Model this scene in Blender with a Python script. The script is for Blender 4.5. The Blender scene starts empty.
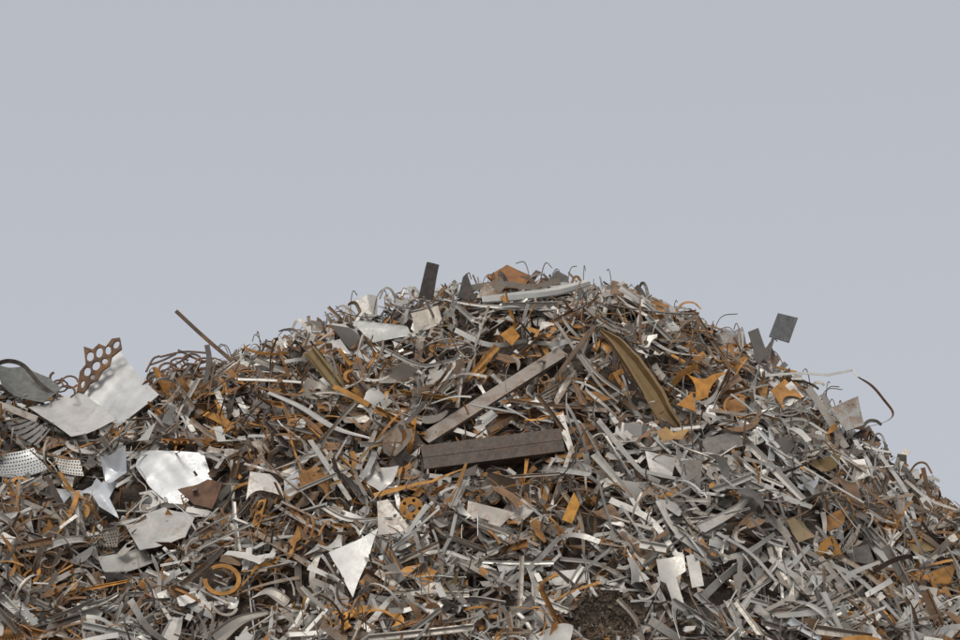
import bpy, math, numpy as np
from mathutils import Vector, Matrix
from mathutils.geometry import delaunay_2d_cdt
rng=np.random.default_rng(31)
sc=bpy.context.scene
sc.view_settings.view_transform='Standard'; sc.view_settings.look='None'; sc.view_settings.exposure=0
COL=sc.collection
# ------------------------------------------------------------ camera
CAM=np.array([0.,-24.,1.7]); PITCH=math.atan2(3.7,24.); LENS=91.0
cd=bpy.data.cameras.new("camera"); cam=bpy.data.objects.new("camera",cd); COL.objects.link(cam)
cam.location=CAM; cam.rotation_euler=(math.pi/2+PITCH,0,0); cd.lens=LENS; cd.sensor_width=36; cd.clip_end=9000
sc.camera=cam
FP=960*LENS/36
FW=np.array([0,math.cos(PITCH),math.sin(PITCH)]); UP=np.array([0,-math.sin(PITCH),math.cos(PITCH)]); RT=np.array([1.,0,0])
def ray(u,v):
    u=np.asarray(u,float);v=np.asarray(v,float)
    return FW+((u-480)/FP)[...,None]*RT+((320-v)/FP)[...,None]*UP
def proj(P):
    d=P-CAM; z=d@FW
    return 480+FP*(d@RT)/z, 320-FP*(d@UP)/z
# ------------------------------------------------------------ heap height field
XR=[-12,-4.8,-1,1.5,4.8,12]; YR=[-1.3,-1.0,0,0,-.6,-.9]
def yr(x): return np.interp(x,XR,YR)
prof=[(0,380),(50,394),(100,386),(150,378),(200,366),(250,352),(300,331),(350,308),(400,296),(450,288),(500,283),(550,279),(600,283),(650,296),(700,324),(750,345),(800,377),(850,417),(900,461),(960,511)]
pu=[p[0] for p in prof];pv=[p[1] for p in prof]
PX=[];PZ=[]
for (u,v) in prof:
    y0=float(yr((u-480)/100)); r=ray(u,v); k=(y0-CAM[1])/r[1]; PX.append(CAM[0]+k*r[0]); PZ.append(CAM[2]+k*r[2]-.02)
PX=[-11,-8.5,-6.3]+PX+[6.4,8.6,10]; PZ=[-.5,2.6,4.3]+PZ+[2.2,0,-.5]
def heap(x,y):
    d=y-yr(x)
    f=np.clip(np.abs(d)/1.2,0,1)
    b=.15*np.sin(1.7*x+.9*y)+.10*np.sin(3.1*x-2.3*y+1)+.08*np.sin(5.3*x+4.1*y+2)+.06*np.sin(8.*x-6.7*y)
    return np.interp(x,PX,PZ)-.9*(np.sqrt(d*d+.16)-.4)+f*b
def hnormal(x,y):
    e=.12
    n=np.array([-(heap(x+e,y)-heap(x-e,y))/(2*e),-(heap(x,y+e)-heap(x,y-e))/(2*e),1.]); return n/np.linalg.norm(n)
YS=np.arange(-8,1.2,.02)
def hit(u,v):
    r=ray(u,v); k=(YS-CAM[1])/r[1]
    x=k*r[0]; z=CAM[2]+k*r[2]; under=z<heap(x,YS)
    if under.any():
        i=int(np.argmax(under)); return np.array([x[i],YS[i],z[i]])
    i=int(np.argmin(z-heap(x,YS))); return np.array([x[i],YS[i],z[i]])
# ------------------------------------------------------------ materials
def nd(nt,t,**kw):
    n=nt.nodes.new(t)
    for k,v in kw.items(): setattr(n,k,v)
    return n
def metal_mat(name,metallic,rough,rustcol,rustcol2,var=.35,bump=.25,mul_s=16,thr=.76):
    m=bpy.data.materials.new(name); m.use_nodes=True; nt=m.node_tree; L=nt.links.new
    b=nt.nodes["Principled BSDF"]
    at=nd(nt,"ShaderNodeAttribute",attribute_name="tint"); tc=nd(nt,"ShaderNodeTexCoord")
    n1=nd(nt,"ShaderNodeTexNoise"); n1.inputs["Scale"].default_value=8; n1.inputs["Detail"].default_value=10; n1.inputs["Roughness"].default_value=.74
    n2=nd(nt,"ShaderNodeTexNoise"); n2.inputs["Scale"].default_value=45; n2.inputs["Detail"].default_value=5
    n3=nd(nt,"ShaderNodeTexNoise"); n3.inputs["Scale"].default_value=mul_s; n3.inputs["Detail"].default_value=7; n3.inputs["Roughness"].default_value=.6
    for n in (n1,n2,n3): L(tc.outputs["Object"],n.inputs["Vector"])
    mr=nd(nt,"ShaderNodeMapRange"); mr.inputs[1].default_value=.3; mr.inputs[2].default_value=.7; mr.inputs[3].default_value=1-var; mr.inputs[4].default_value=1+var*.45
    L(n3.outputs["Fac"],mr.inputs[0])
    mul=nd(nt,"ShaderNodeVectorMath",operation='SCALE'); L(at.outputs["Color"],mul.inputs[0]); L(mr.outputs[0],mul.inputs["Scale"])
    ad=nd(nt,"ShaderNodeMath",operation='ADD'); L(n1.outputs["Fac"],ad.inputs[0]); L(at.outputs["Alpha"],ad.inputs[1])
    mk=nd(nt,"ShaderNodeMapRange"); mk.inputs[1].default_value=thr-.04; mk.inputs[2].default_value=thr+.2; L(ad.outputs[0],mk.inputs[0])
    rc=nd(nt,"ShaderNodeMix",data_type='RGBA'); rc.inputs["A"].default_value=(*rustcol,1); rc.inputs["B"].default_value=(*rustcol2,1)
    mr2=nd(nt,"ShaderNodeMapRange"); mr2.inputs[1].default_value=.38; mr2.inputs[2].default_value=.62; L(n2.outputs["Fac"],mr2.inputs[0]); L(mr2.outputs[0],rc.inputs["Factor"])
    mx=nd(nt,"ShaderNodeMix",data_type='RGBA'); L(mk.outputs[0],mx.inputs["Factor"]); L(mul.outputs[0],mx.inputs["A"]); L(rc.outputs["Result"],mx.inputs["B"])
    L(mx.outputs["Result"],b.inputs["Base Color"])
    me=nd(nt,"ShaderNodeMapRange"); me.inputs[3].default_value=metallic; me.inputs[4].default_value=.0; L(mk.outputs[0],me.inputs[0]); L(me.outputs[0],b.inputs["Metallic"])
    r0=nd(nt,"ShaderNodeMapRange"); r0.inputs[1].default_value=.3; r0.inputs[2].default_value=.7; r0.inputs[3].default_value=rough-.07; r0.inputs[4].default_value=rough+.1; L(n2.outputs["Fac"],r0.inputs[0])
    r1=nd(nt,"ShaderNodeMix",data_type='FLOAT'); r1.inputs["B"].default_value=.9; L(mk.outputs[0],r1.inputs["Factor"]); L(r0.outputs[0],r1.inputs["A"]); L(r1.outputs["Result"],b.inputs["Roughness"])
    bp=nd(nt,"ShaderNodeBump"); bp.inputs["Strength"].default_value=bump; bp.inputs["Distance"].default_value=.02
    L(n3.outputs["Fac"],bp.inputs["Height"]); L(bp.outputs[0],b.inputs["Normal"])
    return m
RO=(.40,.18,.05); RB=(.17,.085,.042)
MATS=[metal_mat("galvanized_steel",.45,.46,(.30,.18,.095),(.19,.115,.07),.2,.07,7),
      metal_mat("rusted_steel",.05,.75,RO,RB,.5,.45,11,.64),
      metal_mat("dark_mill_steel",.4,.5,(.19,.11,.065),(.10,.07,.05),.4,.3),
      metal_mat("bright_aluminium",.65,.42,(.3,.2,.1),RB,.14,.06,6)]
def cls_tint(c):
    j=rng.uniform(.68,1.18); h=rng.uniform(0,1)
    if c=='silver': return 0,np.array([.57,.545,.50])*j,rng.uniform(.0,.3)
    if c=='dull':   return 0,np.array([.38,.345,.30])*j,rng.uniform(.1,.38)
    if c=='bright': return 3,np.clip(np.array([.66,.66,.65])*j,0,.8),rng.uniform(0,.1)
    if c=='dark':   return 2,np.array([.15,.13,.115])*j,rng.uniform(.1,.35)
    if c=='rust':   return 1,(np.array([.34,.165,.06])*(1-h)+np.array([.60,.29,.065])*h)*j,rng.uniform(.0,.2)
    if c=='brown':  return 1,(np.array([.17,.12,.085])*(1-h)+np.array([.31,.18,.095])*h)*j,rng.uniform(.0,.18)
    if c=='brass':  return 0,np.array([.36,.26,.12])*j,rng.uniform(.1,.3)
WORD={'silver':'grey galvanized','dull':'dull weathered grey','bright':'shiny bright','dark':'dark blackened','rust':'orange rusty','brown':'dark brown rusted','brass':'yellowish brass-toned'}
# ------------------------------------------------------------ geometry helpers
PROFS={'flat':[(-.5,0),(.5,0)],'L':[(-.5,0),(.2,0),(.2,.5)],'U':[(-.5,.4),(-.5,0),(.5,0),(.5,.4)],
 'fold':[(-.5,.28),(-.1,0),(.38,.06),(.5,.2)],
 'crease':[(-.5,.30),(-.40,.34),(-.34,-.02),(.06,-.10),(.32,-.02),(.40,.30),(.56,.26)],
 'groove':[(-.5,-.45),(-.5,.35),(-.045,.35),(-.04,.335),(-.02,.335),(-.015,.35),(.5,.35),(.5,-.45),(-.47,-.45)]}
def nrm(v): return v/(np.linalg.norm(v)+1e-12)
def ringsolid(P,Bv,Nv,wid,profile,t):
    pr=np.array(PROFS[profile],float); M=len(pr)
    tn=np.gradient(pr,axis=0); tn/=np.linalg.norm(tn,axis=1)[:,None]+1e-9; no=np.stack([-tn[:,1],tn[:,0]],1)
    rings=[]
    for i in range(len(P)):
        a=pr*wid[i]+no*t/2; b=pr*wid[i]-no*t/2
        s=np.concatenate([a,b[::-1]]); rings.append(P[i]+s[:,:1]*Bv[i]+s[:,1:]*Nv[i])
    K=2*M; n=len(P); V=np.concatenate(rings); q=[]
    for i in range(n-1):
        for j in range(K):
            k=(j+1)%K; q.append((i*K+j,i*K+k,(i+1)*K+k,(i+1)*K+j))
    for j in range(M-1):
        c=(j,j+1,K-2-j,K-1-j); q.append(c[::-1]); q.append(tuple(x+(n-1)*K for x in c))
    q=np.array(q); return V,q.ravel(),np.full(len(q),4)
def rot(v,ax,a): return v*math.cos(a)+np.cross(ax,v)*math.sin(a)+ax*np.dot(ax,v)*(1-math.cos(a))
def sweep(L,w,t,n,kb,kl=0,tw=0,taper=None,profile='flat'):
    kb=np.broadcast_to(kb,n).astype(float);kl=np.broadcast_to(kl,n);tw=np.broadcast_to(tw,n)
    T=np.array([1.,0,0]);B=np.array([0,1.,0]);N=np.array([0,0,1.]);p=np.zeros(3);ds=L/n
    P=[p];BB=[B];NN=[N]
    for i in range(n):
        T,N=rot(T,B,-kb[i]*ds),rot(N,B,-kb[i]*ds); T,B=rot(T,N,kl[i]*ds),rot(B,N,kl[i]*ds); B,N=rot(B,T,tw[i]*ds),rot(N,T,tw[i]*ds)
        p=p+T*ds;P.append(p);BB.append(B);NN.append(N)
    wd=w*(np.ones(n+1) if taper is None else taper)
    P=np.array(P);P=P-P.mean(0)
    return ringsolid(P,BB,NN,wd,profile,t)
def inpoly(p,poly):
    x,y=p;c=False;n=len(poly)
    for i in range(n):
        a=poly[i];b=poly[i-1]
        if (a[1]>y)!=(b[1]>y) and x<(b[0]-a[0])*(y-a[1])/(b[1]-a[1])+a[0]: c=not c
    return c
def plate(outline,t,holes=(),step=None):
    outline=[tuple(map(float,p)) for p in outline]
    xs=[p[0] for p in outline];ys=[p[1] for p in outline]
    pts=list(outline);edges=[(i,(i+1)%len(outline)) for i in range(len(outline))]
    hs=[]
    for h in holes:
        o=len(pts);h=[tuple(map(float,p)) for p in h];pts+=h;edges+=[(o+i,o+(i+1)%len(h)) for i in range(len(h))];hs.append(h)
    if step:
        sx=step
        for gx in np.arange(min(xs)+sx/2,max(xs),sx):
            for gy in np.arange(min(ys)+sx/2,max(ys),sx):
                if inpoly((gx,gy),outline) and not any(inpoly((gx,gy),h) for h in hs): pts.append((gx,gy))
    r=delaunay_2d_cdt([Vector(p) for p in pts],edges,[],0,1e-6)
    vv=np.array([tuple(p) for p in r[0]]);F=[]
    for f in r[2]:
        c=vv[list(f)].mean(0)
        if inpoly(c,outline) and not any(inpoly(c,h) for h in hs): F.append(tuple(f))
    n=len(vv);E={}
    for f in F:
        for i in range(len(f)):
            a,b=f[i],f[(i+1)%len(f)];E[(a,b)]=1
    V=np.concatenate([np.c_[vv,np.full(n,t/2)],np.c_[vv,np.full(n,-t/2)]])
    loops=[];tot=[]
    for f in F:
        loops+=list(f);tot.append(len(f));loops+=[x+n for x in f[::-1]];tot.append(len(f))
    for (a,b) in E:
        if (b,a) not in E: loops+=[b,a,a+n,b+n];tot.append(4)
    return V,np.array(loops),np.array(tot)
def bend(V,phi,k,off=0):
    if abs(k)<1e-4: return V
    c,s=math.cos(phi),math.sin(phi); a=V[:,0]*c+V[:,1]*s-off; b=-V[:,0]*s+V[:,1]*c; z=V[:,2]
    R=1/k; aa=(R-z)*np.sin(a*k); zz=R-(R-z)*np.cos(a*k); aa=aa+off
    return np.stack([aa*c-b*s,aa*s+b*c,zz],1)
def fold(V,phi,off,ang):
    c,s=math.cos(phi),math.sin(phi); a=V[:,0]*c+V[:,1]*s-off; b=-V[:,0]*s+V[:,1]*c; z=V[:,2].copy()
    m=a>0; a2=np.where(m,a*math.cos(ang)-z*math.sin(ang),a); z2=np.where(m,a*math.sin(ang)+z*math.cos(ang),z)
    a2=a2+off
    return np.stack([a2*c-b*s,a2*s+b*c,z2],1)
def dent(V,amp,sc_=9):
    p=rng.uniform(0,6,4); V=V.copy()
    V[:,2]+=amp*(np.sin(V[:,0]*sc_+p[0])*np.sin(V[:,1]*sc_*1.2+p[1])+.6*np.sin((V[:,0]+V[:,1])*sc_*1.9+p[2])); return V
def crumple(V,n,amp,size):
    V=V.copy()
    for _ in range(n):
        ph=U(0,3.14);o=U(-.5,.5)*size;a=V[:,0]*math.cos(ph)+V[:,1]*math.sin(ph)-o
        V[:,2]+=U(-amp,amp)*np.abs(a)
    return V
def arc_edge(a,b,sag,n):
    a=np.array(a,float);b=np.array(b,float);d=b-a;nn=np.array([-d[1],d[0]])
    return [tuple(a+d*s+nn*sag*4*s*(1-s)) for s in np.linspace(0,1,n+1)[:-1]]
def circle(cx,cy,r,n,ph=0): return [(cx+r*math.cos(2*math.pi*i/n+ph),cy+r*math.sin(2*math.pi*i/n+ph)) for i in range(n)]
# ------------------------------------------------------------ templates (metres)
def U(a,b): return float(rng.uniform(a,b))
def T_strip():
    k=U(0,1)
    if k<.33:
        L=U(.35,1.1);n=8;kb=U(-.5,.5)+U(0,.8)*np.sin(np.linspace(0,U(2,5),n)+U(0,6));w=U(.012,.065);kl=U(-.3,.3)
    elif k<.66:
        L=U(.12,.5);n=7;kb=U(-1.5,1.5)*np.ones(n);w=U(.03,.11);kl=U(-.8,.8)
    else:
        L=U(.25,.8);n=12;kb=U(-2.,2.)+U(0,4)*np.sin(np.linspace(0,U(2,6),n)+U(0,6));w=U(.012,.06);kl=U(-1.6,1.6)
    kb=np.array(kb,float)
    if U(0,1)<.45: kb[int(U(1,6))]+=U(-24,24)*.6/L
    tp=np.ones(n+1)*rng.uniform(.8,1.12,n+1) if U(0,1)<.5 else np.ones(n+1)
    if U(0,1)<.5: tp=tp*np.linspace(1,U(.05,.7),n+1)
    return sweep(L,w,.003,n,kb,kl,U(-2.2,2.2) if U(0,1)<.45 else 0,tp,'flat' if U(0,1)<.8 else 'fold')
def T_curl():
    L=U(.3,.95);n=17; R=U(.08,.35)
    return sweep(L,U(.007,.027),.003,n,np.linspace(1/R,U(.3,1.3)/R,n)*(1 if U(0,1)<.75 else np.sin(np.linspace(0,5,n))),U(-1.5,1.5),U(-2,2))
def T_tiny():
    if U(0,1)<.6:
        a=U(.02,.07);V,l,t=plate([(-a,-a*U(.2,.8)),(a*U(.3,1.2),-a*U(.1,.7)),(a*U(.5,1.2),a*U(.1,.8)),(-a*U(.2,1),a*U(.2,.9))],.002);return V,l,t
    L=U(.07,.25);n=6; R=U(.04,.3)
    return sweep(L,U(.005,.022),.002,n,1/R,U(-2,2),U(-4,4))
def T_wire():
    L=U(.3,1.0);n=14
    return sweep(L,U(.005,.011),.007,n,U(-2.5,2.5)+4*np.sin(np.linspace(0,U(2,7),n)+U(0,6)),U(-2,2)+2*np.sin(np.linspace(0,U(2,7),n)),0)
def T_offcut():
    k=int(rng.choice([3,4,4,5,6,7])); R=U(.06,.23); asp=U(.25,.95)
    an=np.sort(np.array([i+U(-.42,.42) for i in range(k)])/k*2*math.pi)
    c=[(R*U(.35,1.25)*math.cos(a),R*asp*U(.35,1.25)*math.sin(a)) for a in an]; o=[]
    for i in range(k):
        o+=arc_edge(c[i],c[(i+1)%k],U(-.04,.24) if U(0,1)<.45 else U(-.02,.02),5)
    if U(0,1)<.35: o=[(x*U(.93,1.07),y*U(.93,1.07)) for x,y in o]
    hs=[]
    if U(0,1)<.15 and k>4: hs=[circle(0,0,R*asp*.22,9)]
    V,l,t=plate(o,.004,hs,R*.34)
    V=bend(V,U(0,3),U(-6,6))
    if U(0,1)<.55: V=fold(V,U(0,3),U(-.05,.05),U(-1.5,1.5))
    if U(0,1)<.6: V=crumple(V,3,.4,R)
    return dent(V,.004),l,t
def T_crescent():
    L=U(.2,.5);n=12; s=np.linspace(0,1,n+1)
    return sweep(L,U(.03,.08),.004,n,U(-2.5,2.5),U(1.5,6)*(1 if U(0,1)<.5 else -1),U(-1,1),(.08+.92*np.sin(math.pi*(s*.85+.1))))
def T_rod(): return sweep(U(.3,.9),U(.010,.024),.010,6,U(-.5,.5),U(-.3,.3),0)
def T_angle(): return sweep(U(.2,.75),U(.03,.10),.004,5,U(-.4,.4),0,U(-.6,.6),np.linspace(1,U(.5,1),6),str(rng.choice(['L','U','L','crease','fold'])))
def T_ring():
    R=U(.05,.12);r=R*U(.6,.86);V,l,t=plate(circle(0,0,R,26),.006,[circle(0,0,r,22)])
    return bend(V,U(0,3),U(-6,6)),l,t
def T_broken():
    R=U(.06,.16);a=U(2.,5.); return sweep(R*a,U(.010,.034),.006,18,U(-1,1),1/R,U(-.5,.5))
def T_perf():
    w,h=(U(.2,.35),U(.1,.18)); p=U(.025,.035); hs=[]
    for j,y in enumerate(np.arange(-h/2+p*.6,h/2-p*.4,p*.87)):
        for x in np.arange(-w/2+p*.6+(p/2 if j%2 else 0),w/2-p*.5,p): hs.append(circle(x,y,p*.32,7,.2))
    V,l,t=plate([(-w/2,-h/2),(w/2,-h/2),(w/2,h/2),(-w/2,h/2)],.003,hs)
    return fold(bend(V,U(0,3),U(-4,4)),U(0,3),0,U(-.8,.8)),l,t
def T_punch():
    r=U(.02,.045);k=int(U(2,6));w=k*r*2.5;h=r*U(2.5,3.1)
    hs=[circle(-w/2+(i+.5)*r*2.5,U(-.1,.1)*r,r,12) for i in range(k)]
    V,l,t=plate([(-w/2,-h/2),(w/2,-h/2),(w/2+U(-.02,.02),h/2),(-w/2+U(-.02,.02),h/2)],.004,hs)
    return fold(bend(V,0,U(-5,5)),0,U(-.05,.05),U(-.7,.7)),l,t
def T_tee():
    a=U(.12,.26);b=U(.03,.07);c=U(.03,.05);h=U(.12,.3);k=U(0,1)
    if k<.3: o=[(-a/2,0),(-c/2,0),(-c/2,-h),(c/2,-h),(c/2,0),(a/2,0),(a/2,b),(-a/2,b)]
    elif k<.5: o=[(-a/2,0),(a/2,0),(a/2,b),(a*.2,b),(a*.2,b*.4),(-a*.2,b*.4),(-a*.2,b),(-a*.2,h),(-a/2,h)]
    elif k<.75:
        R=a*.5;o=[(-a/2,0)]+[(R*.75*math.cos(t),R*.75*math.sin(t)) for t in np.linspace(math.pi,0,9)]+[(a/2,0),(a/2*U(.8,1.1),h),(-a/2*U(.6,1),h*U(.7,1))]
        if h<R*.95: o[-1]=(o[-1][0],R);o[-2]=(o[-2][0],R*1.1)
    else: o=[(-a,0),(-a*.2,-b*.3),(0,-b),(a*.3,-b*.2),(a,-b*.4),(a*.8,b*.5),(a*.1,b*.6),(-a*.1,b*1.3),(-a*.7,b*.8)]
    V,l,t=plate(o,.004,(),.06); return bend(V,U(0,3),U(-4,4)),l,t
KINDS={
'metal_strip':(T_strip,300,300,8200,.55,[.49,.23,.012,.07,.08,.11,.005]),
'curled_metal_strip':(T_curl,130,300,2700,1.1,[.24,.2,.01,.11,.2,.24,0]),
'wire':(T_wire,60,150,800,1.0,[.1,.2,0,.3,.1,.3,0]),
'sheet_metal_offcut':(T_offcut,240,300,4800,.65,[.43,.23,.012,.09,.12,.12,.01]),
'crescent_metal_offcut':(T_crescent,90,160,900,.65,[.45,.23,.01,.07,.13,.11,0]),
'steel_rod':(T_rod,30,70,350,.5,[.15,.3,0,.25,.05,.25,0]),
'angle_profile':(T_angle,80,200,1500,.55,[.49,.25,.01,.08,.07,.09,.01]),
'metal_ring':(T_ring,24,30,80,.9,[.1,.2,0,.15,.3,.25,0]),
'broken_metal_ring':(T_broken,30,90,500,.9,[.15,.2,0,.15,.27,.25,0]),
'perforated_sheet':(T_perf,10,6,0,.6,[.3,.5,0,.1,.0,.1,0]),
'punched_metal_strip':(T_punch,40,80,350,.8,[.25,.25,0,.15,.15,.2,0]),
'notched_metal_offcut':(T_tee,70,150,1100,.65,[.46,.26,.005,.08,.11,.09,0]),
'metal_shaving':(T_tiny,180,0,8500,1.3,[.28,.24,.005,.11,.18,.2,0])}
CL=['silver','dull','bright','dark','rust','brown','brass']
PLAIN={'metal_strip':'metal strip','curled_metal_strip':'curled metal strip','wire':'bent wire','sheet_metal_offcut':'sheet metal offcut','crescent_metal_offcut':'curved tapering metal offcut','steel_rod':'thin steel bar','angle_profile':'folded metal profile','metal_ring':'flat metal ring','broken_metal_ring':'broken metal ring','perforated_sheet':'perforated metal sheet','punched_metal_strip':'punched metal strip with round holes','notched_metal_offcut':'notched metal offcut','metal_shaving':'metal shaving'}
RZ=[(325,405,95,50,.95),(225,425,60,35,.65),(285,535,60,45,.65),(50,560,60,50,.35),(705,380,45,45,1.),(560,400,50,50,.45),(500,490,60,30,.45),(560,500,60,30,.5),(930,530,40,50,.4),(820,480,50,40,.2),(350,610,70,30,.4),(480,370,60,25,.45),(180,470,60,40,.2),(430,440,40,40,.4)]
SZ=[(760,560,120,80,.5),(640,470,60,50,.4),(870,450,60,50,.5),(130,450,70,50,.3),(420,330,60,25,.4),(560,300,60,20,.3),(640,560,60,50,.3),(780,430,60,40,.4),(430,580,70,40,.35),(170,600,70,40,.25)]
def zone(u,v):
    return sum(a*math.exp(-((u-x)/sx)**2-((v-y)/sy)**2) for x,y,sx,sy,a in RZ)-sum(a*math.exp(-((u-x)/sx)**2-((v-y)/sy)**2) for x,y,sx,sy,a in SZ)
def pick(w,u,v):
    w=np.array(w,float).copy(); z=zone(u,v)+.4*math.sin(u*.055+v*.03)*math.sin(v*.07-u*.02)
    if z>0: w[4]+=z*.27; w[5]+=z*.26; w[3]+=z*.04; w[:3]*=(1-.45*min(z,.9))
    else: w[4]*=max(.25,1+z*1.5); w[5]*=max(.25,1+z*1.5); w[0]-=z*.2; w[2]-=z*.02
    w=np.clip(w,0,None); return CL[int(rng.choice(7,p=w/w.sum()))]
# ------------------------------------------------------------ mesh writer
def write_mesh(name,parts):
    me=bpy.data.meshes.new(name)
    V=np.concatenate([p[0] for p in parts]); off=0;LL=[];TT=[];MI=[];C=[]
    for p in parts:
        LL.append(p[1]+off);TT.append(p[2]);MI.append(np.full(len(p[2]),p[3]));C.append(np.tile(np.array([*p[4],p[5]]),(len(p[0]),1)));off+=len(p[0])
    LL=np.concatenate(LL);TT=np.concatenate(TT);MI=np.concatenate(MI);C=np.concatenate(C)
    me.vertices.add(len(V));me.vertices.foreach_set("co",V.astype(np.float32).ravel())
    me.loops.add(len(LL));me.loops.foreach_set("vertex_index",LL.astype(np.int32))
    me.polygons.add(len(TT));st=np.concatenate([[0],np.cumsum(TT)[:-1]])
    me.polygons.foreach_set("loop_start",st.astype(np.int32))
    used=sorted(set(MI.tolist()))
    for i in used: me.materials.append(MATS[i])
    mp={k:i for i,k in enumerate(used)}
    me.update(calc_edges=True)
    me.polygons.foreach_set("material_index",np.array([mp[i] for i in MI],dtype=np.int32))
    me.polygons.foreach_set("use_smooth",np.ones(len(TT),dtype=bool))
    a=me.attributes.new("tint",'FLOAT_COLOR','POINT');a.data.foreach_set("color",C.astype(np.float32).ravel())
    me.set_sharp_from_angle(angle=math.radians(20)); me.update()
    return me
def add_obj(name,me,M=None,label=None,cat=None,group=None):
    o=bpy.data.objects.new(name,me);COL.objects.link(o)
    if M is not None:o.matrix_world=M
    if label:o["label"]=label
    if cat:o["category"]=cat
    if group:o["group"]=group
    return o
# ------------------------------------------------------------ hero pieces
MASK=np.zeros((660,980),bool)
def maskpoly(poly,k=1.):
    cx=sum(p[0] for p in poly)/len(poly);cy=sum(p[1] for p in poly)/len(poly);poly=[(cx+(p[0]-cx)*k,cy+(p[1]-cy)*k) for p in poly]
    xs=[p[0] for p in poly];ys=[p[1] for p in poly]
    for y in range(max(0,int(min(ys))),min(659,int(max(ys))+1)):
        for x in range(max(0,int(min(xs))),min(979,int(max(xs))+1)):
            if inpoly((x+.5,y+.5),poly): MASK[y,x]=True
def getn(n): return nrm(np.array(n,float))
def unproj(pts,P,n):
    r=ray([p[0] for p in pts],[p[1] for p in pts]); k=((P-CAM)@n)/(r@n); return CAM+k[:,None]*r
def anchor_pt(a,lift):
    P=hit(*a); return P+nrm(CAM-P)*lift
def hero_plate(name,label,cat,pts,c,n=(0,-.8,.6),lift=.16,anchor=None,t=.005,bends=(),folds=(),holes=(),tint=None,rust=None,dents=.004,sag=None,cr=0,div=6,cra=.16,mk=.9):
    n=getn(n); a=anchor or (sum(p[0] for p in pts)/len(pts),sum(p[1] for p in pts)/len(pts))
    P=anchor_pt(a,lift)
    o=[]
    for i in range(len(pts)):
        o+=arc_edge(pts[i],pts[(i+1)%len(pts)],(sag[i] if sag else U(-.015,.015)),6)
    W=unproj(o,P,n); H=[unproj(h,P,n) for h in holes]
    O=W.mean(0); X=nrm(np.cross([0,0,1.],n)) if abs(n[2])<.95 else np.array([1.,0,0]); Y=np.cross(n,X)
    to=lambda Q:[(float((q-O)@X),float((q-O)@Y)) for q in Q]
    o2=to(W); size=max(max(abs(a),abs(b)) for a,b in o2)
    V,l,tt=plate(o2,t,[to(h) for h in H],size/(16 if cr else div))
    for b in bends:V=bend(V,*b)
    for f in folds:V=fold(V,*f)
    if cr: V=crumple(V,cr,cra,size)
    V=dent(V,dents,6)
    if cr: V=dent(V,dents*.25,17)
    mi,tn,ru=cls_tint(c)
    if tint is not None:tn=np.array(tint)
    if rust is not None:ru=rust
    M=Matrix([[X[i],Y[i],n[i],O[i]] for i in range(3)]+[[0,0,0,1]])
    maskpoly(pts,mk)
    return add_obj(name,write_mesh(name,[(V,l,tt,mi,tn,ru)]),M,label,cat)
def catmull(p,k=5):
    p=np.array(p,float);q=np.vstack([2*p[0]-p[1],p,2*p[-1]-p[-2]]);o=[]
    for i in range(1,len(q)-2):
        for s in np.linspace(0,1,k,endpoint=False):
            o.append(.5*((2*q[i])+(-q[i-1]+q[i+1])*s+(2*q[i-1]-5*q[i]+4*q[i+1]-q[i+2])*s*s+(-q[i-1]+3*q[i]-3*q[i+1]+q[i+2])*s**3))
    o.append(q[-2]);return np.array(o)
def path_solid(pp,P,n,w,t,profile='flat',roll=0,twist=0,taper=None):
    W=unproj(pp,P,n)
    T=np.gradient(W,axis=0);m=len(W);B=[];N=[]
    for i in range(m):
        tt=nrm(T[i]);b=nrm(np.cross(n,tt));b=rot(b,tt,roll+twist*i/(m-1));B.append(b);N.append(np.cross(tt,b))
    wd=w*(np.interp(np.linspace(0,1,m),np.linspace(0,1,len(taper)),taper) if taper else np.ones(m))
    return W,B,N,wd
def hero_strip(name,label,cat,path,w,c,n=(0,-.8,.6),lift=.16,anchor=None,t=.005,profile='flat',roll=0,twist=0,taper=None,tint=None,rust=None,mask=True,sharp=False,pad=0,wob=0):
    n=getn(n); pp=catmull(path) if not sharp else np.array([np.array(path[i])*(1-s)+np.array(path[i+1])*s for i in range(len(path)-1) for s in np.linspace(0,1,4,endpoint=False)]+[np.array(path[-1],float)])
    a=anchor or tuple(pp[len(pp)//2]); P=anchor_pt(a,lift)
    W,B,N,wd=path_solid(pp,P,n,w,t,profile,roll,twist,taper);O=W.mean(0);m=len(W)
    if wob: wd=wd*rng.uniform(1-wob,1+wob,m)
    V,l,q=ringsolid(W-O,B,N,wd,profile,t); mi,tn,ru=cls_tint(c)
    if tint is not None:tn=np.array(tint)
    if rust is not None:ru=rust
    if mask:
        for i in range(m-1):
            d=pp[i+1]-pp[i];d=d/(np.linalg.norm(d)+1e-6);e=np.array([-d[1],d[0]])*(wd[i]*50+pad)
            maskpoly([pp[i]+e-d*pad,pp[i+1]+e+d*pad,pp[i+1]-e+d*pad,pp[i]-e-d*pad])
    return add_obj(name,write_mesh(name,[(V,l,q,mi,tn,ru)]),Matrix.Translation(O),label,cat)
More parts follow.
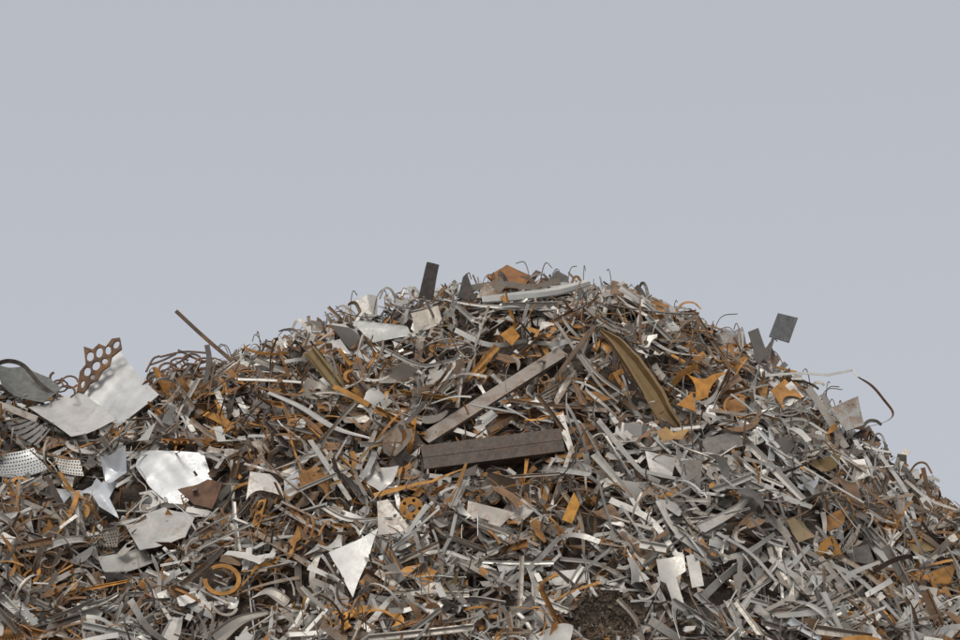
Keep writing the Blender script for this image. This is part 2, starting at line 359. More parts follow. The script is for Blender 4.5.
def hero_rings(name,label,cat,rings,w,c,n=(0,-.9,.4),lift=.15,anchor=None,t=.01,tiltsd=.2,tint=None,mask=False):
    P=anchor_pt(anchor,lift);parts=[];O=None;mi,tn,ru=cls_tint(c)
    if tint is not None: tn=np.array(tint)
    for (cx,cy,rx,ry,a0,a1,k) in rings:
        nn=nrm(getn(n)+rng.normal(0,tiltsd,3)); Pc=unproj([(cx,cy)],P,getn(n))[0]
        an=np.linspace(a0,a1,k+1);pp=[(cx+rx*math.cos(a),cy+ry*math.sin(a)) for a in an]
        W,B,N,wd=path_solid(pp,Pc,nn,w*U(.8,1.3),t,roll=U(-.3,.6) if tiltsd>.1 else 0)
        if O is None:O=W.mean(0)
        V,l,q=ringsolid(W-O,B,N,wd,'flat',t);parts.append((V,l,q,mi,tn*U(.7,1.3),ru))
        if mask: maskpoly([(cx+rx*1.2*math.cos(a),cy+ry*1.2*math.sin(a)) for a in np.linspace(0,6.28,12)])
    return add_obj(name,write_mesh(name,parts),Matrix.Translation(O),label,cat)
HP,HS=hero_plate,hero_strip
HS('steel_channel_bar','dark brown straight steel bar lying across the scrap heap','steel bar',[(422,461),(562,443)],.215,'dark',(0.05,-.9,.42),.32,t=.010,profile='groove',roll=.12,tint=(.115,.09,.075),rust=.24,sharp=True,pad=1)
HS('flat_steel_bar','long weathered grey-brown flat bar leaning up the heap','steel bar',[(424,440),(563,352)],.15,'dull',(-.1,-.75,.62),.22,t=.03,tint=(.31,.27,.235),rust=.26,sharp=True,pad=1)
HS('bent_brass_channel','long creased olive-brown channel tapering at its top','metal channel',[(600,331),(613,343),(630,364),(648,390),(662,414),(682,437)],.2,'brass',(.4,-.85,.25),.28,t=.006,profile='crease',roll=-.45,twist=.9,taper=[.3,.7,.95,1,.85,.5],tint=(.33,.23,.105),rust=.3,sharp=True,pad=2,wob=.06)
HP('brass_sheet_offcut','orange-gold ragged foot piece below the brass channel','metal sheet',[(656,432),(666,427),(674,434),(691,436),(682,442),(674,439),(664,443)],'brass',(.1,-.7,.7),.28,tint=(.40,.24,.09),folds=[(.3,0,.6)],rust=.25)
HS('galvanized_gutter','bent dull grey shallow channel on top of the heap','metal channel',[(482,299),(515,296),(556,291),(590,282)],.1,'silver',(0,-.75,.6),.13,t=.005,profile='fold',roll=math.pi+.3,twist=.4,tint=(.46,.45,.42),taper=[.8,1,.9,.7],rust=.1)
HS('metal_channel','long grey strip with a curved end','metal strip',[(268,393),(300,408),(335,430),(372,440)],.09,'silver',(0,-.7,.7),.14,t=.005,profile='fold',taper=[.5,.8,1,.6],twist=-.4,tint=(.46,.44,.41))
HP('aluminium_sheet','large pale grey square sheet standing on its corner','metal sheet',[(76,391),(121,353),(163,402),(118,428)],'silver',(-.25,-.72,.62),.24,bends=[(.4,.5)],tint=(.60,.595,.58),rust=.08,dents=.009,cr=4,cra=.12,sag=[.02,.01,-.02,.03])
HP('aluminium_sheet','large pale grey sheet lying flat on rusty scrap','metal sheet',[(29,411),(62,399),(86,396),(117,424),(72,441)],'silver',(-.1,-.62,.78),.25,bends=[(1.2,.4)],tint=(.54,.52,.49),rust=.16,dents=.009,cr=3,cra=.1)
HP('aluminium_sheet','creased pale metal sheet reflecting the sky','metal sheet',[(135,466),(141,450),(203,451),(210,473),(176,504),(150,488)],'silver',(-.15,-.8,.55),.2,bends=[(.9,.5)],tint=(.66,.66,.655),dents=.008,cr=6,cra=.15,rust=.04,mk=.84)
HP('crumpled_metal_sheet','crumpled shiny silver sheet wedged in scrap','metal sheet',[(66,478),(84,484),(100,472),(104,486),(122,490),(110,503),(118,528),(98,512),(92,496)],'bright',(.2,-.75,.6),.2,folds=[(.3,0,.7),(1.9,.05,-.6)],dents=.016,tint=(.6,.61,.63),cr=9,cra=.3)
HP('crumpled_metal_sheet','torn shiny strip of crumpled sheet','metal sheet',[(100,470),(130,468),(126,484),(108,492)],'bright',(.1,-.6,.7),.22,folds=[(.9,0,.9)],dents=.014,tint=(.6,.61,.63),cr=8,cra=.35)
HP('crumpled_metal_sheet','crumpled silver foil-like sheet in scrap','metal sheet',[(50,488),(66,484),(74,500),(60,506)],'bright',(.1,-.7,.7),.2,dents=.014,tint=(.6,.61,.63),cr=9,cra=.35)
HP('aluminium_sheet','dull grey bent sheet half covered by scrap','metal sheet',[(124,522),(164,505),(196,518),(186,540),(140,552)],'silver',(-.1,-.65,.75),.12,bends=[(1.5,.8)],tint=(.50,.48,.45),dents=.012,cr=5,rust=.2,mk=.7)
HP('metal_sheet_offcut','light grey folded sheet in the scrap','metal sheet',[(98,562),(145,551),(156,566),(104,577)],'silver',(0,-.6,.8),.12,cr=4,mk=.8)
def grid_holes(q,nu,nv,r,n=7):
    q=np.array(q,float);h=[]
    for j in range(nv):
        for i in range(nu):
            a=(i+.5+(.25 if j%2 else -.25)*.6)/nu;b=(j+.5)/nv
            c=q[0]*(1-a)*(1-b)+q[1]*a*(1-b)+q[2]*a*b+q[3]*(1-a)*b
            h.append([(c[0]+r*math.cos(2*math.pi*k/n),c[1]+r*.8*math.sin(2*math.pi*k/n)) for k in range(n)])
    return h
q=[(-8,458),(34,452),(50,476),(-6,484)]
HP('perforated_sheet','grey perforated sheet with rows of fine round holes','perforated sheet',q,'silver',(.1,-.7,.7),.18,holes=grid_holes(q,16,8,.95),sag=[0]*4,tint=(.46,.46,.45),bends=[(0,1.5),(1.5,2.)],div=3,mk=.75)
q=[(54,458),(80,462),(84,477),(60,474)]
HP('perforated_sheet','small pale perforated sheet with round holes','perforated sheet',q,'silver',(.1,-.7,.7),.18,holes=grid_holes(q,9,5,.95),sag=[0]*4,bends=[(.5,3)],div=3)
q=[(-6,425),(24,416),(52,434),(36,446)]
HP('perforated_sheet','dark perforated mesh sheet with small round holes','perforated sheet',q,'dark',(.1,-.7,.7),.16,holes=grid_holes(q,12,6,1.3),sag=[0]*4,bends=[(.2,2.5)],div=3,tint=(.2,.19,.18),mk=.75)
TP=2*math.pi
def ell(cx,cy,rx,ry,ph=0,n=12):
    return [(cx+rx*math.cos(t)*math.cos(ph)-ry*math.sin(t)*math.sin(ph),cy+rx*math.cos(t)*math.sin(ph)+ry*math.sin(t)*math.cos(ph)) for t in np.linspace(0,TP,n,endpoint=False)]
q=[(77,392),(80,372),(86,365),(84,347),(93,350),(99,344),(106,347),(112,339),(120,338),(122,349),(112,357),(110,366),(103,371),(98,380),(90,384),(84,393)]
HP('punched_sheet_skeleton','broken rusty brown strip with large punched oval holes','sheet skeleton',q,'brown',(-.15,-.9,.35),.18,anchor=(95,396),holes=[ell(90.5,357,3.8,5,.05),ell(99.6,353,3.6,5.4,.1),ell(108.3,350.6,3,4.6,-.1),ell(116.5,345,3,4.2,.5),ell(87.5,372,3.6,4.6,.12),ell(96.5,366.3,4,4.9,.5),ell(105.2,361.8,3,3.4,-.6),ell(83,384.5,2.2,4,.1),ell(92.8,377.3,2.6,2.6,.3)],sag=[0]*16,t=.02,tint=(.15,.085,.05),div=3,dents=.003)
hero_rings('punched_ring_tangle','low tangle of thin rusty punched rings','sheet skeleton',
 [(156,378,9,6,0,TP,12),(168,370,9,7,.5,TP,12),(180,364,10,6,0,TP*.9,12),(192,360,9,6,1,TP+1,12),(204,364,9,6,2,TP+1.3,12),(176,376,10,6,0,TP,12),(190,370,9,6,1,TP+.2,12),(162,387,9,6,2,TP+2,12),(205,374,9,6,0,TP,12),(150,387,7,6,0,TP*.8,10),(198,380,10,5,0,TP,12),(182,386,10,5,0,TP,12)],.02,'rust',(-.1,-.85,.45),.16,(180,380),tint=(.16,.085,.05),tiltsd=.25)
for (a,b) in [((150,365),(176,354)),((160,357),(208,353)),((178,350),(214,364)),((148,380),(190,356)),((170,386),(214,358)),((146,372),(160,356))]:
    HS('bent_steel_rod','thin rusty brown bar tangled at the heap edge','steel rod',[a,((a[0]+b[0])/2,(a[1]+b[1])/2-U(-2,5)),b],.018,'brown',(-.1,-.9,.4),.14,anchor=(180,376),t=.01,mask=False,tint=(.13,.08,.055))
hero_rings('punched_ring_tangle','tangle of rusty rings beside pale sheets','sheet skeleton',
 [(60,386,8,6,0,TP,12),(70,382,8,6,.5,TP,12),(66,392,9,6,2,TP+1,12),(56,378,6,6,0,TP*.7,10)],.018,'rust',(-.1,-.85,.45),.15,(66,398),tint=(.15,.08,.045),tiltsd=.3)
HP('curved_steel_plate','dark curved steel plate hanging over the heap edge','steel plate',[(-8,372),(25,370),(48,388),(60,402),(42,410),(0,395)],'dark',(.2,-.6,.8),.22,bends=[(.3,1.6)],tint=(.17,.17,.155),cr=2)
HS('curved_steel_strip','dark curved strip arching over the heap','metal strip',[(-8,366),(8,361),(24,366),(40,384),(58,398)],.045,'dark',(0,-.9,.4),.25,anchor=(30,395),roll=1.1,twist=-.5)
HS('steel_rod','thin brown steel rod sticking out of the heap','steel rod',[(176,311),(203,336),(232,361)],.035,'brown',(0,-1,.2),.2,anchor=(235,365),t=.02,tint=(.12,.085,.065))
HS('steel_rod','short dark upright flat bar end','steel rod',[(207,345),(209,362),(203,392)],.05,'dark',(0,-1,.2),.2,anchor=(205,380),t=.015)
HP('steel_plate_offcut','dark brown upright rectangular plate on the summit','steel plate',[(427,262),(439,265),(433,300),(419,297)],'dark',(.35,-.9,.1),.1,anchor=(428,302),t=.02,tint=(.09,.075,.065))
HP('steel_plate_offcut','small dark pointed plate on the summit','steel plate',[(458,298),(463,277),(467,273),(477,300)],'dark',(-.3,-.9,.1),.12,anchor=(468,300),t=.01,tint=(.08,.07,.065))
HP('rusty_plate','orange rusty plate propped up on the summit','steel plate',[(487,277),(507,266),(531,277),(524,287),(500,290)],'rust',(0,-.72,.6),.08,anchor=(508,289),t=.03,tint=(.30,.135,.055),rust=.15)
HS('metal_strip','dull grey strip lying along the summit','metal strip',[(470,288),(500,284),(535,287),(560,280)],.06,'dull',(0,-.85,.4),.1,anchor=(510,290),t=.004,roll=.5)
HP('metal_sheet_offcut','small grey sheet curled on the summit','metal sheet',[(476,298),(484,284),(504,280),(510,290),(494,298)],'dull',(0,-.8,.4),.14,anchor=(492,294),folds=[(.5,0,.8)])
HP('metal_sheet_offcut','small grey pointed sheet on the summit','metal sheet',[(546,284),(554,272),(566,277),(572,288),(556,290)],'silver',(.2,-.8,.4),.1,anchor=(560,286),folds=[(1.5,0,.9)])
HP('steel_plate_offcut','small dark tilted plate rising from the heap edge','steel plate',[(778,313),(798,318),(789,343),(775,338.5),(767,362),(764.5,361),(772,337.5),(769,336.5)],'dark',(.2,-.9,.3),.12,anchor=(768,366),t=.01,tint=(.14,.14,.14),sag=[0]*8)
HP('steel_plate_offcut','small grey-brown upright plate on the heap edge','steel plate',[(748,332),(758,328),(768,356),(757,364)],'dull',(.3,-.9,.1),.15,anchor=(758,360),t=.01,tint=(.2,.18,.16))
HP('steel_plate_offcut','short dark bent plate beneath a tilted plate','steel plate',[(760,350),(771,345),(780,362),(770,372)],'dull',(-.2,-.9,.3),.1,anchor=(770,364),t=.008,folds=[(.4,0,.5)],tint=(.22,.2,.18))
HS('thin_metal_strip','thin pale kinked strip jutting out into the air','metal strip',[(760,376),(800,373),(828,375),(853,370),(858,377)],.032,'silver',(.1,-.75,.65),.1,anchor=(775,380),roll=.15,twist=.1,t=.003,taper=[1,.8,.9,.7,.5],tint=(.5,.48,.45),rust=0,sharp=True)
HS('hooked_metal_strip','thin dark rusty strip curling outwards','metal strip',[(858,377),(872,386),(884,400),(893,413),(887,421),(868,427)],.026,'brown',(.1,-.95,.3),.1,anchor=(862,432),t=.004,roll=.5,twist=.9,taper=[.5,1,1,1,.6,.4],tint=(.14,.075,.045))
HP('metal_sheet_offcut','faint grey sheet half hidden at the heap edge','metal sheet',[(716,334),(726,327),(734,331),(742,327),(747,344),(722,346)],'dull',(.3,-.9,.3),.02,anchor=(735,345),tint=(.42,.42,.42),dents=.01,cr=3)
HP('metal_sheet_offcut','folded grey sheet corner on the heap edge','metal sheet',[(830,408),(856,401),(864,425),(846,431)],'silver',(.2,-.8,.5),.15,anchor=(845,428),folds=[(.8,0,.5)],tint=(.42,.42,.4))
HS('thin_metal_strip','grey strip leaning over the heap edge','metal strip',[(808,388),(822,408),(846,448)],.08,'dull',(.4,-.8,.4),.15,roll=.3)
HP('metal_sheet_offcut','grey folded box-like sheet near the summit','metal sheet',[(352,322),(400,311),(412,336),(372,342)],'dull',(-.2,-.8,.5),.16,folds=[(1.4,.05,-.9)],tint=(.35,.35,.33),rust=.1,cr=3)
HP('metal_sheet_offcut','tan-grey square sheet near the summit','metal sheet',[(411,313),(438,306),(443,324),(415,334)],'dull',(0,-.85,.5),.18,tint=(.36,.32,.27),rust=.18,cr=2)
HP('metal_sheet_offcut','light grey triangular sheet near the summit','metal sheet',[(355,301),(368,295),(384,301),(380,318),(362,312)],'silver',(-.3,-.8,.5),.1,folds=[(.4,0,.7)])
HP('triangular_sheet_offcut','pale slim curved triangular sheet hanging down','metal sheet',[(329,554),(354,542),(380,531),(369,560),(353,598),(340,572)],'silver',(-.1,-.82,.55),.28,bends=[(.4,1.)],sag=[-.02,.0,.04,.03,-.02,-.03],tint=(.57,.56,.53),rust=.08,mk=1.)
HP('triangular_sheet_offcut','pale tapering sheet stained with rust','metal sheet',[(377,502),(388,500),(412,530),(378,536)],'silver',(0,-.8,.55),.2,bends=[(.4,1.)],tint=(.50,.46,.41),rust=.24)
HP('triangular_sheet_offcut','grey triangular sheet resting in rusty scrap','metal sheet',[(365,466),(400,470),(380,492),(366,484)],'silver',(0,-.8,.55),.2,sag=[.05,-.1,.05,0],folds=[(1,0,.4)],tint=(.47,.45,.42))
def annulus(name,label,cx,cy,rx,ry,ri,c,n,tint=None,extra=()):
    h=[[(cx+rx*ri*math.cos(a),cy+ry*ri*math.sin(a)) for a in np.linspace(0,2*math.pi,20,endpoint=False)]]+list(extra)
    return HP(name,label,'metal ring',[(cx+rx*math.cos(a),cy+ry*math.sin(a)) for a in np.linspace(0,2*math.pi,14,endpoint=False)],c,n,.22,holes=h,t=.012,tint=tint,sag=[-.03]*14,dents=.006,bends=[(.6,1.5)],mk=1.05)
hero_rings('rusty_ring','orange rusty broken ring lying on the heap','metal ring',[(222,580,17,14,-2.2,3.2,18)],.045,'rust',(0,-.85,.5),.2,(222,580),tint=(.54,.25,.05),t=.01,tiltsd=.02,mask=True)
annulus('rusty_flange','rusty round flange with bolt holes',411,509,12,12,.36,'rust',(.2,-.9,.3),(.48,.22,.05),[circle(411+8.4*math.cos(a),509+8.4*math.sin(a),1.9,8) for a in np.linspace(0,2*math.pi,5,endpoint=False)])
hero_rings('rusty_ring','orange-brown ring half buried in scrap','metal ring',[(372,622,28,13,2.6,6.9,16)],.06,'rust',(0,-.7,.7),.18,(372,622),t=.01,tiltsd=.02)
HP('crescent_sheet_offcut','grey sheet offcut with a round bite','metal sheet',[(246,500),(250,472),(270,474),(284,498),(268,492)],'silver',(0,-.85,.5),.22,sag=[0,0,-.1,.05,.2],tint=(.44,.41,.38))
HP('rusty_plate','dark red-brown plate among pale sheets','steel plate',[(178,490),(210,482),(226,488),(212,510),(194,506)],'brown',(0,-.8,.55),.15,t=.012,dents=.01,folds=[(.6,0,.5)],tint=(.16,.085,.05))
HP('rusty_plate','orange rusty torn sheet standing on edge','rusty sheet',[(684,372),(706,378),(727,374),(708,396),(694,402)],'rust',(.1,-.85,.4),.24,bends=[(.5,2)],sag=[.1,-.1,.15,0,.2],cr=4,tint=(.55,.25,.05))
HP('rusty_plate','orange rusty triangular offcut','rusty sheet',[(676,405),(692,392),(696,412)],'rust',(.1,-.85,.4),.24,tint=(.55,.25,.05))
HP('rusty_plate','brown rusty flat offcut','rusty sheet',[(724,402),(744,396),(746,410),(730,414)],'rust',(.1,-.8,.5),.24)
HP('rusty_plate','orange rusty curved sheet with sharp tip','rusty sheet',[(500,335),(512,326),(520,336),(512,346)],'rust',(.1,-.85,.4),.18,tint=(.55,.25,.05))
HP('rusty_plate','orange rusty pointed sheet standing upright','rusty sheet',[(474,372),(484,354),(487,368),(478,380)],'rust',(.1,-.85,.4),.18,tint=(.55,.27,.05))
HP('rusty_plate','orange rusty pointed offcut in scrap','rusty sheet',[(562,520),(574,492),(580,505),(572,524)],'rust',(.1,-.85,.4),.18,tint=(.58,.28,.05))
HP('brass_sheet_offcut','yellowish-brown sheet folded in the scrap','metal sheet',[(800,466),(818,460),(842,463),(836,471),(812,473)],'brass',(.2,-.75,.6),.12,folds=[(.6,0,1.),(2.,.05,.6)],dents=.01,rust=.25)
HP('brass_sheet_offcut','olive-brown crumpled sheet among silver strips','metal sheet',[(785,522),(810,513),(816,537),(798,544)],'brass',(.2,-.85,.5),.16,tint=(.30,.23,.13),folds=[(.6,.02,-.7)],dents=.012,rust=.26,cr=4)
HP('rusty_plate','orange-brown flat plate among silver strips','rusty sheet',[(822,516),(846,512),(844,524),(828,532)],'rust',(.2,-.75,.6),.14,folds=[(.6,0,.6)])
HP('brass_sheet_offcut','yellowish plate near the heap edge','metal sheet',[(905,543),(928,537),(938,549),(915,555)],'brass',(.2,-.75,.6),.14,rust=.28)
HP('rusty_plate','orange rusty plate near the heap edge','rusty sheet',[(928,572),(955,570),(950,584),(932,584)],'rust',(.2,-.75,.6),.14,folds=[(.6,0,.6)])
HP('notched_plate','light grey T-shaped flat plate','metal plate',[(656,560),(684,556),(686,572),(676,578),(684,603),(672,601),(666,584),(660,582)],'silver',(0,-.85,.5),.18,tint=(.46,.44,.40),sag=[0]*8,bends=[(.3,2)],mk=.8)
HP('notched_plate','light grey rectangular plate with flat face','metal plate',[(686,556),(698,554),(704,586),(692,588)],'silver',(0,-.85,.5),.18,sag=[0]*4,tint=(.44,.42,.39))
HP('steel_plate_offcut','light grey flat rectangular offcut','metal plate',[(546,572),(584,569),(586,583),(550,586)],'silver',(0,-.85,.5),.2,sag=[0]*4,tint=(.47,.45,.42))
HP('steel_plate_offcut','grey square plate partly buried in strips','metal plate',[(645,452),(676,458),(672,478),(650,472)],'silver',(0,-.85,.5),.18,tint=(.42,.40,.37),cr=3)
HP('steel_plate_offcut','dark flat plate partly buried in strips','metal plate',[(700,440),(738,430),(744,446),(708,456)],'dark',(0,-.75,.6),.2,tint=(.19,.17,.15))
HP('steel_plate_offcut','grey-brown plate lying beside the bars','metal plate',[(468,500),(515,512),(500,526),(466,518)],'dull',(0,-.8,.5),.18,tint=(.37,.33,.29),cr=3)
HP('dark_sheet','dark bent sheet near the lower heap','metal sheet',[(842,548),(868,545),(876,566),(852,562)],'dark',(0,-.8,.5),.2)
for p,w,c,ro,tp in [([(215,640),(240,622),(268,614)],.13,'dull',.5,[1,.8,.5]),([(165,650),(172,635),(178,618)],.15,'silver',.3,[.9,1,.7]),([(252,600),(270,594),(288,604)],.12,'dull',-.9,[.5,1,.7])]:
    HS('curved_sheet_piece','grey bent sheet piece sunk in the scrap','metal sheet',p,w,c,(0,-.8,.6),.14,profile='fold',roll=ro,twist=-ro*1.5,t=.005,taper=tp,rust=.2)
STR=[([(556,322),(590,372),(606,392),(618,402)],.045,'silver'),([(598,420),(640,470),(660,482)],.05,'silver'),([(575,345),(598,375),(625,395)],.035,'dull'),
([(745,440),(775,470),(806,502)],.07,'silver'),([(700,600),(730,572),(762,548)],.08,'silver'),([(735,620),(760,585),(790,560)],.07,'silver'),([(760,510),(790,540),(800,590)],.07,'silver'),
([(640,520),(700,520),(750,508)],.06,'silver'),([(700,530),(728,516),(750,500)],.11,'silver'),([(610,500),(650,520),(680,560)],.06,'silver'),([(820,560),(860,580),(900,620)],.06,'silver'),([(830,600),(850,575),(880,562)],.05,'silver'),
([(560,488),(580,520),(584,560)],.05,'dull'),([(515,640),(520,600),(522,556)],.05,'dull'),([(448,484),(500,478),(560,474)],.04,'dull'),([(430,505),(446,490),(470,484)],.04,'silver'),
([(470,405),(520,414),(548,412)],.05,'silver'),([(310,440),(330,470),(350,500)],.06,'silver'),([(240,480),(220,520),(228,548)],.05,'dull'),([(298,560),(300,590),(318,610)],.07,'dull'),([(320,505),(350,520),(392,518)],.05,'silver'),([(180,585),(210,560),(222,548)],.07,'dull'),([(318,552),(312,580),(320,598)],.06,'dull'),
([(400,560),(440,552),(470,560)],.06,'silver'),([(440,610),(470,598),(506,602)],.07,'silver'),([(650,620),(680,640),(700,655)],.07,'silver'),([(676,600),(674,615),(680,640)],.05,'silver'),([(750,600),(800,612),(850,604)],.05,'silver'),
([(905,480),(930,500),(962,512)],.04,'silver'),([(880,455),(905,490),(915,520)],.05,'silver'),([(855,440),(872,470),(874,500)],.05,'silver'),([(455,330),(490,345),(530,340)],.05,'silver'),([(385,350),(420,366),(450,362)],.05,'silver'),
([(255,360),(290,372),(330,374)],.06,'dull'),([(650,340),(672,352),(700,356)],.05,'silver'),([(560,560),(600,566),(640,590)],.05,'silver'),([(770,425),(800,420),(826,434)],.05,'silver'),([(40,590),(80,570),(100,590)],.05,'dull'),([(130,600),(150,630),(180,650)],.06,'silver'),([(20,500),(60,520),(75,560)],.04,'dull'),([(190,420),(220,440),(262,450)],.05,'dull')]
for _ in range(110):
    u=U(610,900) if _<75 else U(60,560);v=U(max(400,np.interp(u,pu,pv)+30),625);L=U(35,85);a=U(.35,1.1) if U(0,1)<.6 else U(-1.1,-.1)
    dx,dy=L/2*math.cos(a),L/2*math.sin(a);b=U(-6,6)
    pth=[(u-dx,v-dy),(u+b*math.sin(a),v-b*math.cos(a)),(u+dx,v+dy)]
    if any(MASK[int(np.clip(pth[0][1]+(pth[2][1]-pth[0][1])*s,0,659)),int(np.clip(pth[0][0]+(pth[2][0]-pth[0][0])*s,0,979))] for s in np.linspace(0,1,14)): continue
    STR.append((pth,U(.025,.065),str(rng.choice(['silver','silver','dull']))))
for i,(p,w,c) in enumerate(STR):
    HS('flat_metal_strip','long '+WORD[c]+' flat strip lying over other scrap','metal strip',p,w,c,(U(-.3,.3),-.8,U(.35,.7)),U(.1,.18),profile=str(rng.choice(['flat','flat','flat','fold','L'])),roll=U(-.7,.7),twist=U(-.9,.9),t=.004,mask=i<41,taper=[1,U(.8,1),U(.3,1)])
for _ in range(95):
    u=U(225,930);v=float(np.interp(u,pu,pv))+4;h=U(6,19);dx=U(-20,20);k=U(0,1);c=str(rng.choice(['dull','brown','dark','rust','silver'],p=[.3,.25,.27,.08,.1]))
    if k<.3: HS('bent_metal_strip','bent '+WORD[c]+' strip poking up from the crest','metal strip',[(u-dx*.6,v+4),(u,v-h*.7),(u+dx*.6,v-h*.8),(u+dx,v-h*U(.1,.7))],U(.015,.045),c,(U(-.4,.4),-.9,U(.1,.5)),.05,anchor=(u,v+3),roll=U(-.8,.8),twist=U(-1,1),t=.004,taper=[1,1,U(.4,1)],mask=False)
    elif k<.5: HS('bent_metal_strip','straight '+WORD[c]+' strip poking up from the crest','metal strip',[(u,v+6),(u+dx*.4,v-h*.4),(u+dx*.8,v-h*.8)],U(.03,.07),c,(U(-.4,.4),-.9,U(.1,.5)),.05,anchor=(u,v+3),roll=U(-.6,.6),t=.005,mask=False)
    elif k<.8: h*=1.2;HS('wire','thin stray wire curling up from the crest','wire',[(u,v+8),(u+dx*.2,v-h*.5),(u+dx*.6,v-h),(u+dx*U(.8,1.4),v-h*U(.5,1.1))],.008,'dark' if U(0,1)<.5 else 'brown',(U(-.4,.4),-.9,.2),.05,anchor=(u,v+3),t=.007,mask=False)
    else:
        s=U(4,9);HP('metal_sheet_offcut','small '+WORD[c]+' tab standing on the crest','metal sheet',[(u-s,v+3),(u-s*U(.3,1),v-h*.8),(u+s*U(.3,1),v-h*U(.1,.8)),(u+s,v+4)],c,(U(-.4,.4),-.9,U(.1,.5)),.05,anchor=(u,v+3),folds=[(U(0,3),0,U(-.8,.8))])
FINES=[(578,600),(600,590),(625,595),(644,616),(636,640),(592,643),(574,622)]
maskpoly(FINES)
# ------------------------------------------------------------ scatter
TEM={k:[v[0]() for _ in range(v[1])] for k,v in KINDS.items()}
def frame(x,y,sd,align):
    n=hnormal(x,y); n=nrm(n*.75+np.array([0,-.42,.12])+rng.normal(0,sd,3)*.75)
    e1=nrm(np.array([1.,0,0])-n*n[0]) if abs(n[0])<.95 else np.array([0,1.,0]); e1=nrm(e1-n*(e1@n)); e2=np.cross(n,e1)
    ph=(2*math.sin(1.3*x+.7*y)+1.5*math.sin(2.1*y-.8*x)+rng.normal(0,.8)) if align else U(0,6.28)
    if align and x>1.0 and U(0,1)<.5: ph=-.75+rng.normal(0,.4)
    X=math.cos(ph)*e1+math.sin(ph)*e2; return np.stack([X,np.cross(n,X),n],1)
def masked(W):
    u,v=proj(W); ui=np.clip(u,0,979).astype(int);vi=np.clip(v,0,659).astype(int)
    return MASK[vi,ui].mean()
def rag(u): return 4+10*np.clip(np.sin(u*.083)+np.sin(u*.21+1)+.6*np.sin(u*.39),0,1.4)/1.4
for kind,(fn,nt_,ni,ns,sd,wt) in KINDS.items():
    al=kind in('metal_strip','angle_profile','steel_rod','crescent_metal_offcut')
    cnt=0;tries=0
    while cnt<ni and tries<ni*14:
        tries+=1
        u=U(-15,975) if kind!='perforated_sheet' else U(0,120);v0=np.interp(u,pu,pv);v=U(v0-2,655)
        P=hit(u,v);R=frame(P[0],P[1],sd*.9,al);s=U(.9,1.25)
        tpl=TEM[kind][int(U(0,nt_))];off=U(.04,.15)
        if v-v0<16: s*=.85;off=U(0,.08)
        C=P+hnormal(P[0],P[1])*off
        W=(tpl[0]*s)@R.T+C
        if masked(W)>.06: continue
        uu,vv=proj(W); lim=np.interp(uu,pu,pv)-rag(uu)-3
        if (vv<lim).any(): continue
        c=pick(wt,u,v)
        if v-v0<25 and c=='bright': c='dull'
        mi,tn,ru=cls_tint(c)
        M=Matrix([[R[i,0],R[i,1],R[i,2],C[i]] for i in range(3)]+[[0,0,0,1]])
        edge=' on the heap crest' if v-v0<16 else ' on the scrap heap'
        lab=WORD[c]+' '+PLAIN[kind]+(edge if kind!='punched_metal_strip' else ' on scrap')
        cat=PLAIN[kind].replace('curved tapering ','').replace('bent ','').replace(' with round holes','')
        add_obj(kind,write_mesh(kind,[(tpl[0]*s,tpl[1],tpl[2],mi,tn,ru)]),M,lab,cat,'pieces of scrap: '+kind.replace('_',' ')+'s')
        cnt+=1
    parts=[]
    for i in range(ns):
        x=U(-6.1,6.1);y=U(-5.6,1.0) if U(0,1)<.93 else U(1,2.5)
        z=float(heap(x,y))
        if z<.1: continue
        R=frame(x,y,sd,al);s=U(.6,1.15);tpl=TEM[kind][int(U(0,nt_))];off=U(-.17,.07)
        if kind=='metal_shaving': s=U(.6,1.3);off=U(-.15,.05)
        C=np.array([x,y,z])+hnormal(x,y)*off;W=(tpl[0]*s)@R.T+C
        if off>-.07 and masked(W)>.18: continue
        uu,vv=proj(W); lim=np.interp(uu,pu,pv)-rag(uu)
        if (vv<lim).any(): continue
        u,v=proj(C);c=pick(wt,u,v);mi,tn,ru=cls_tint(c)
        parts.append((W,tpl[1],tpl[2],mi,tn,ru))
    if kind=='metal_shaving':
        for i in range(2600):
            u,v=U(565,655),U(583,645)
            if not inpoly((u,v),FINES): continue
            P=hit(u,v);R=frame(P[0],P[1],1.3,False);tpl=TEM[kind][int(U(0,nt_))]
            W=(tpl[0]*U(.12,.5))@R.T+P+hnormal(P[0],P[1])*U(-.05,.05);parts.append((W,tpl[1],tpl[2],1,np.array([.14,.10,.065])*U(.4,1.4),0))
    if parts:
        o=add_obj(kind+'_pile',write_mesh(kind+'_pile',parts),None,'mixed grey and rusty '+PLAIN[kind].replace(' with round holes','')+'s packed into the heap',PLAIN[kind].replace(' with round holes','').split()[-1]+' pile');o["kind"]="stuff"
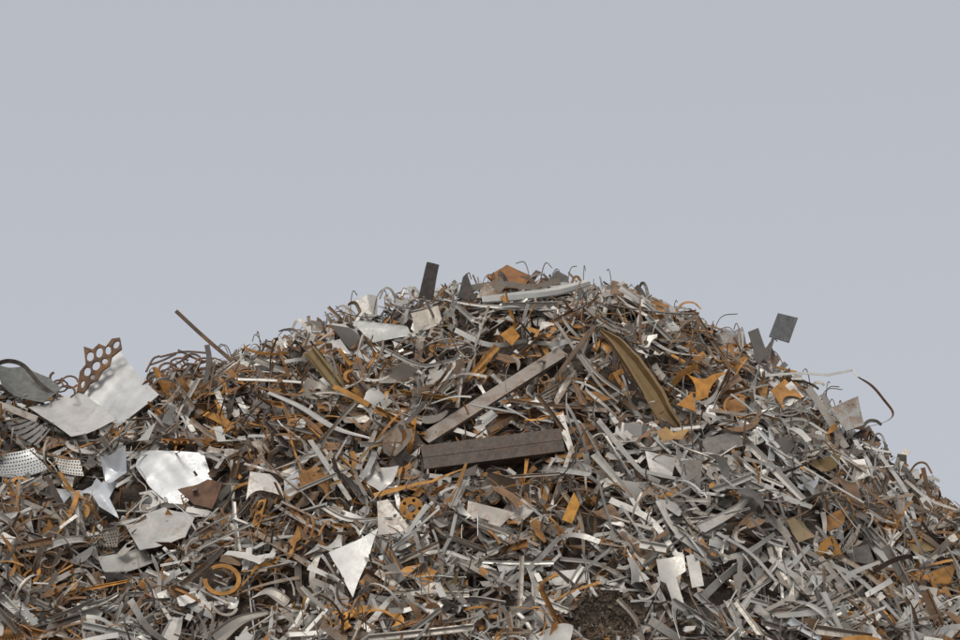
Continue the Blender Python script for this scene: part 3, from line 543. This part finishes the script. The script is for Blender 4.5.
# ------------------------------------------------------------ mound core + ground
gx=np.arange(-12,10.01,.09);gy=np.arange(-9.5,8.5,.09);GX,GY=np.meshgrid(gx,gy)
GZ=heap(GX,GY)-.17+rng.normal(0,.018,GX.shape)
GU,GV=proj(np.stack([GX.ravel(),GY.ravel(),GZ.ravel()],1));fc=(np.exp(-((GU-610)/38)**2-((GV-616)/26)**2)).reshape(GX.shape);GZ=GZ+.15*fc*(GY<yr(GX))
GZ=np.maximum(GZ,-.35)
nx,ny=len(gx),len(gy);idx=np.arange(nx*ny).reshape(ny,nx)
Q=np.stack([idx[:-1,:-1],idx[:-1,1:],idx[1:,1:],idx[1:,:-1]],-1).reshape(-1,4)
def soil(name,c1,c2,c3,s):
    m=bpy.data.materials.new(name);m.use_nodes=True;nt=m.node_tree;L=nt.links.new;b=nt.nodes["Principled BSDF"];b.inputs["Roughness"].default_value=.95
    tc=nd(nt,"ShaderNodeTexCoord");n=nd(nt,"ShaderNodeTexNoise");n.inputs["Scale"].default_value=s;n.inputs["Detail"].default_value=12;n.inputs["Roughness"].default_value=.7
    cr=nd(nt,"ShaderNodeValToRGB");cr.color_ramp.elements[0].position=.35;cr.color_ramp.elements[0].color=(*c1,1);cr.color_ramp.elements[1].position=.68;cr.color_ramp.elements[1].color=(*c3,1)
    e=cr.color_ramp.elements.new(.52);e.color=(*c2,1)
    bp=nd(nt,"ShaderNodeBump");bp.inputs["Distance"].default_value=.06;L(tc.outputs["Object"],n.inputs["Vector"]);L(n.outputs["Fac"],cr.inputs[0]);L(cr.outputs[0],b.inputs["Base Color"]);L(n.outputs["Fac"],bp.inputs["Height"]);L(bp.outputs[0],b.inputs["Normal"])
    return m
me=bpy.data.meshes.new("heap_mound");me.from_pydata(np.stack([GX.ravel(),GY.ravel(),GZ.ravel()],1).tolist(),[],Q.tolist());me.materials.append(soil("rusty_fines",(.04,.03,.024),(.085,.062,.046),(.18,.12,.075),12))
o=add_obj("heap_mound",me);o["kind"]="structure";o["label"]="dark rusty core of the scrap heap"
me=bpy.data.meshes.new("ground");S=4000;me.from_pydata([(-S,-S,0),(S,-S,0),(S,S,0),(-S,S,0)],[],[(0,1,2,3)]);me.materials.append(soil("yard_dirt",(.07,.06,.05),(.12,.105,.09),(.2,.18,.16),.8))
o=add_obj("ground",me);o["kind"]="structure";o["label"]="flat dirt scrapyard ground"
# ------------------------------------------------------------ light
EL,AZ=math.radians(52),math.radians(205)
d=Vector((math.sin(AZ)*math.cos(EL),math.cos(AZ)*math.cos(EL),math.sin(EL)))
sl=bpy.data.lights.new("sun",'SUN');sl.energy=1.5;sl.angle=math.radians(20);sl.color=(1,.96,.9);so=bpy.data.objects.new("sun",sl);COL.objects.link(so)
so.rotation_euler=d.to_track_quat('Z','Y').to_euler();so.location=(0,0,30)
w=bpy.data.worlds.new("World");sc.world=w;w.use_nodes=True;nt=w.node_tree;L=nt.links.new;bg=nt.nodes["Background"];bg.inputs[1].default_value=.1
sk=nd(nt,"ShaderNodeTexSky",sky_type='NISHITA');sk.sun_disc=False;sk.sun_elevation=EL;sk.sun_rotation=AZ;sk.dust_density=4
hs=nd(nt,"ShaderNodeHueSaturation");hs.inputs["Saturation"].default_value=.2;L(sk.outputs[0],hs.inputs["Color"])
tc=nd(nt,"ShaderNodeTexCoord");sp=nd(nt,"ShaderNodeSeparateXYZ");L(tc.outputs["Generated"],sp.inputs[0])
cr=nd(nt,"ShaderNodeValToRGB");els=cr.color_ramp.elements
els[0].position=0;els[0].color=(5.5/9,5.77/9,6.35/9,1);els[1].position=1;els[1].color=(8.6/9,8.5/9,8.4/9,1)
e=els.new(.28);e.color=(4.82/9,5.1/9,5.68/9,1)
L(sp.outputs["Z"],cr.inputs[0]);m8=nd(nt,"ShaderNodeVectorMath",operation='SCALE');m8.inputs["Scale"].default_value=9;L(cr.outputs[0],m8.inputs[0])
mx=nd(nt,"ShaderNodeMix",data_type='RGBA');mx.inputs["Factor"].default_value=.92;L(hs.outputs[0],mx.inputs["A"]);L(m8.outputs[0],mx.inputs["B"]);L(mx.outputs["Result"],bg.inputs[0])
print("objects",len(bpy.data.objects))
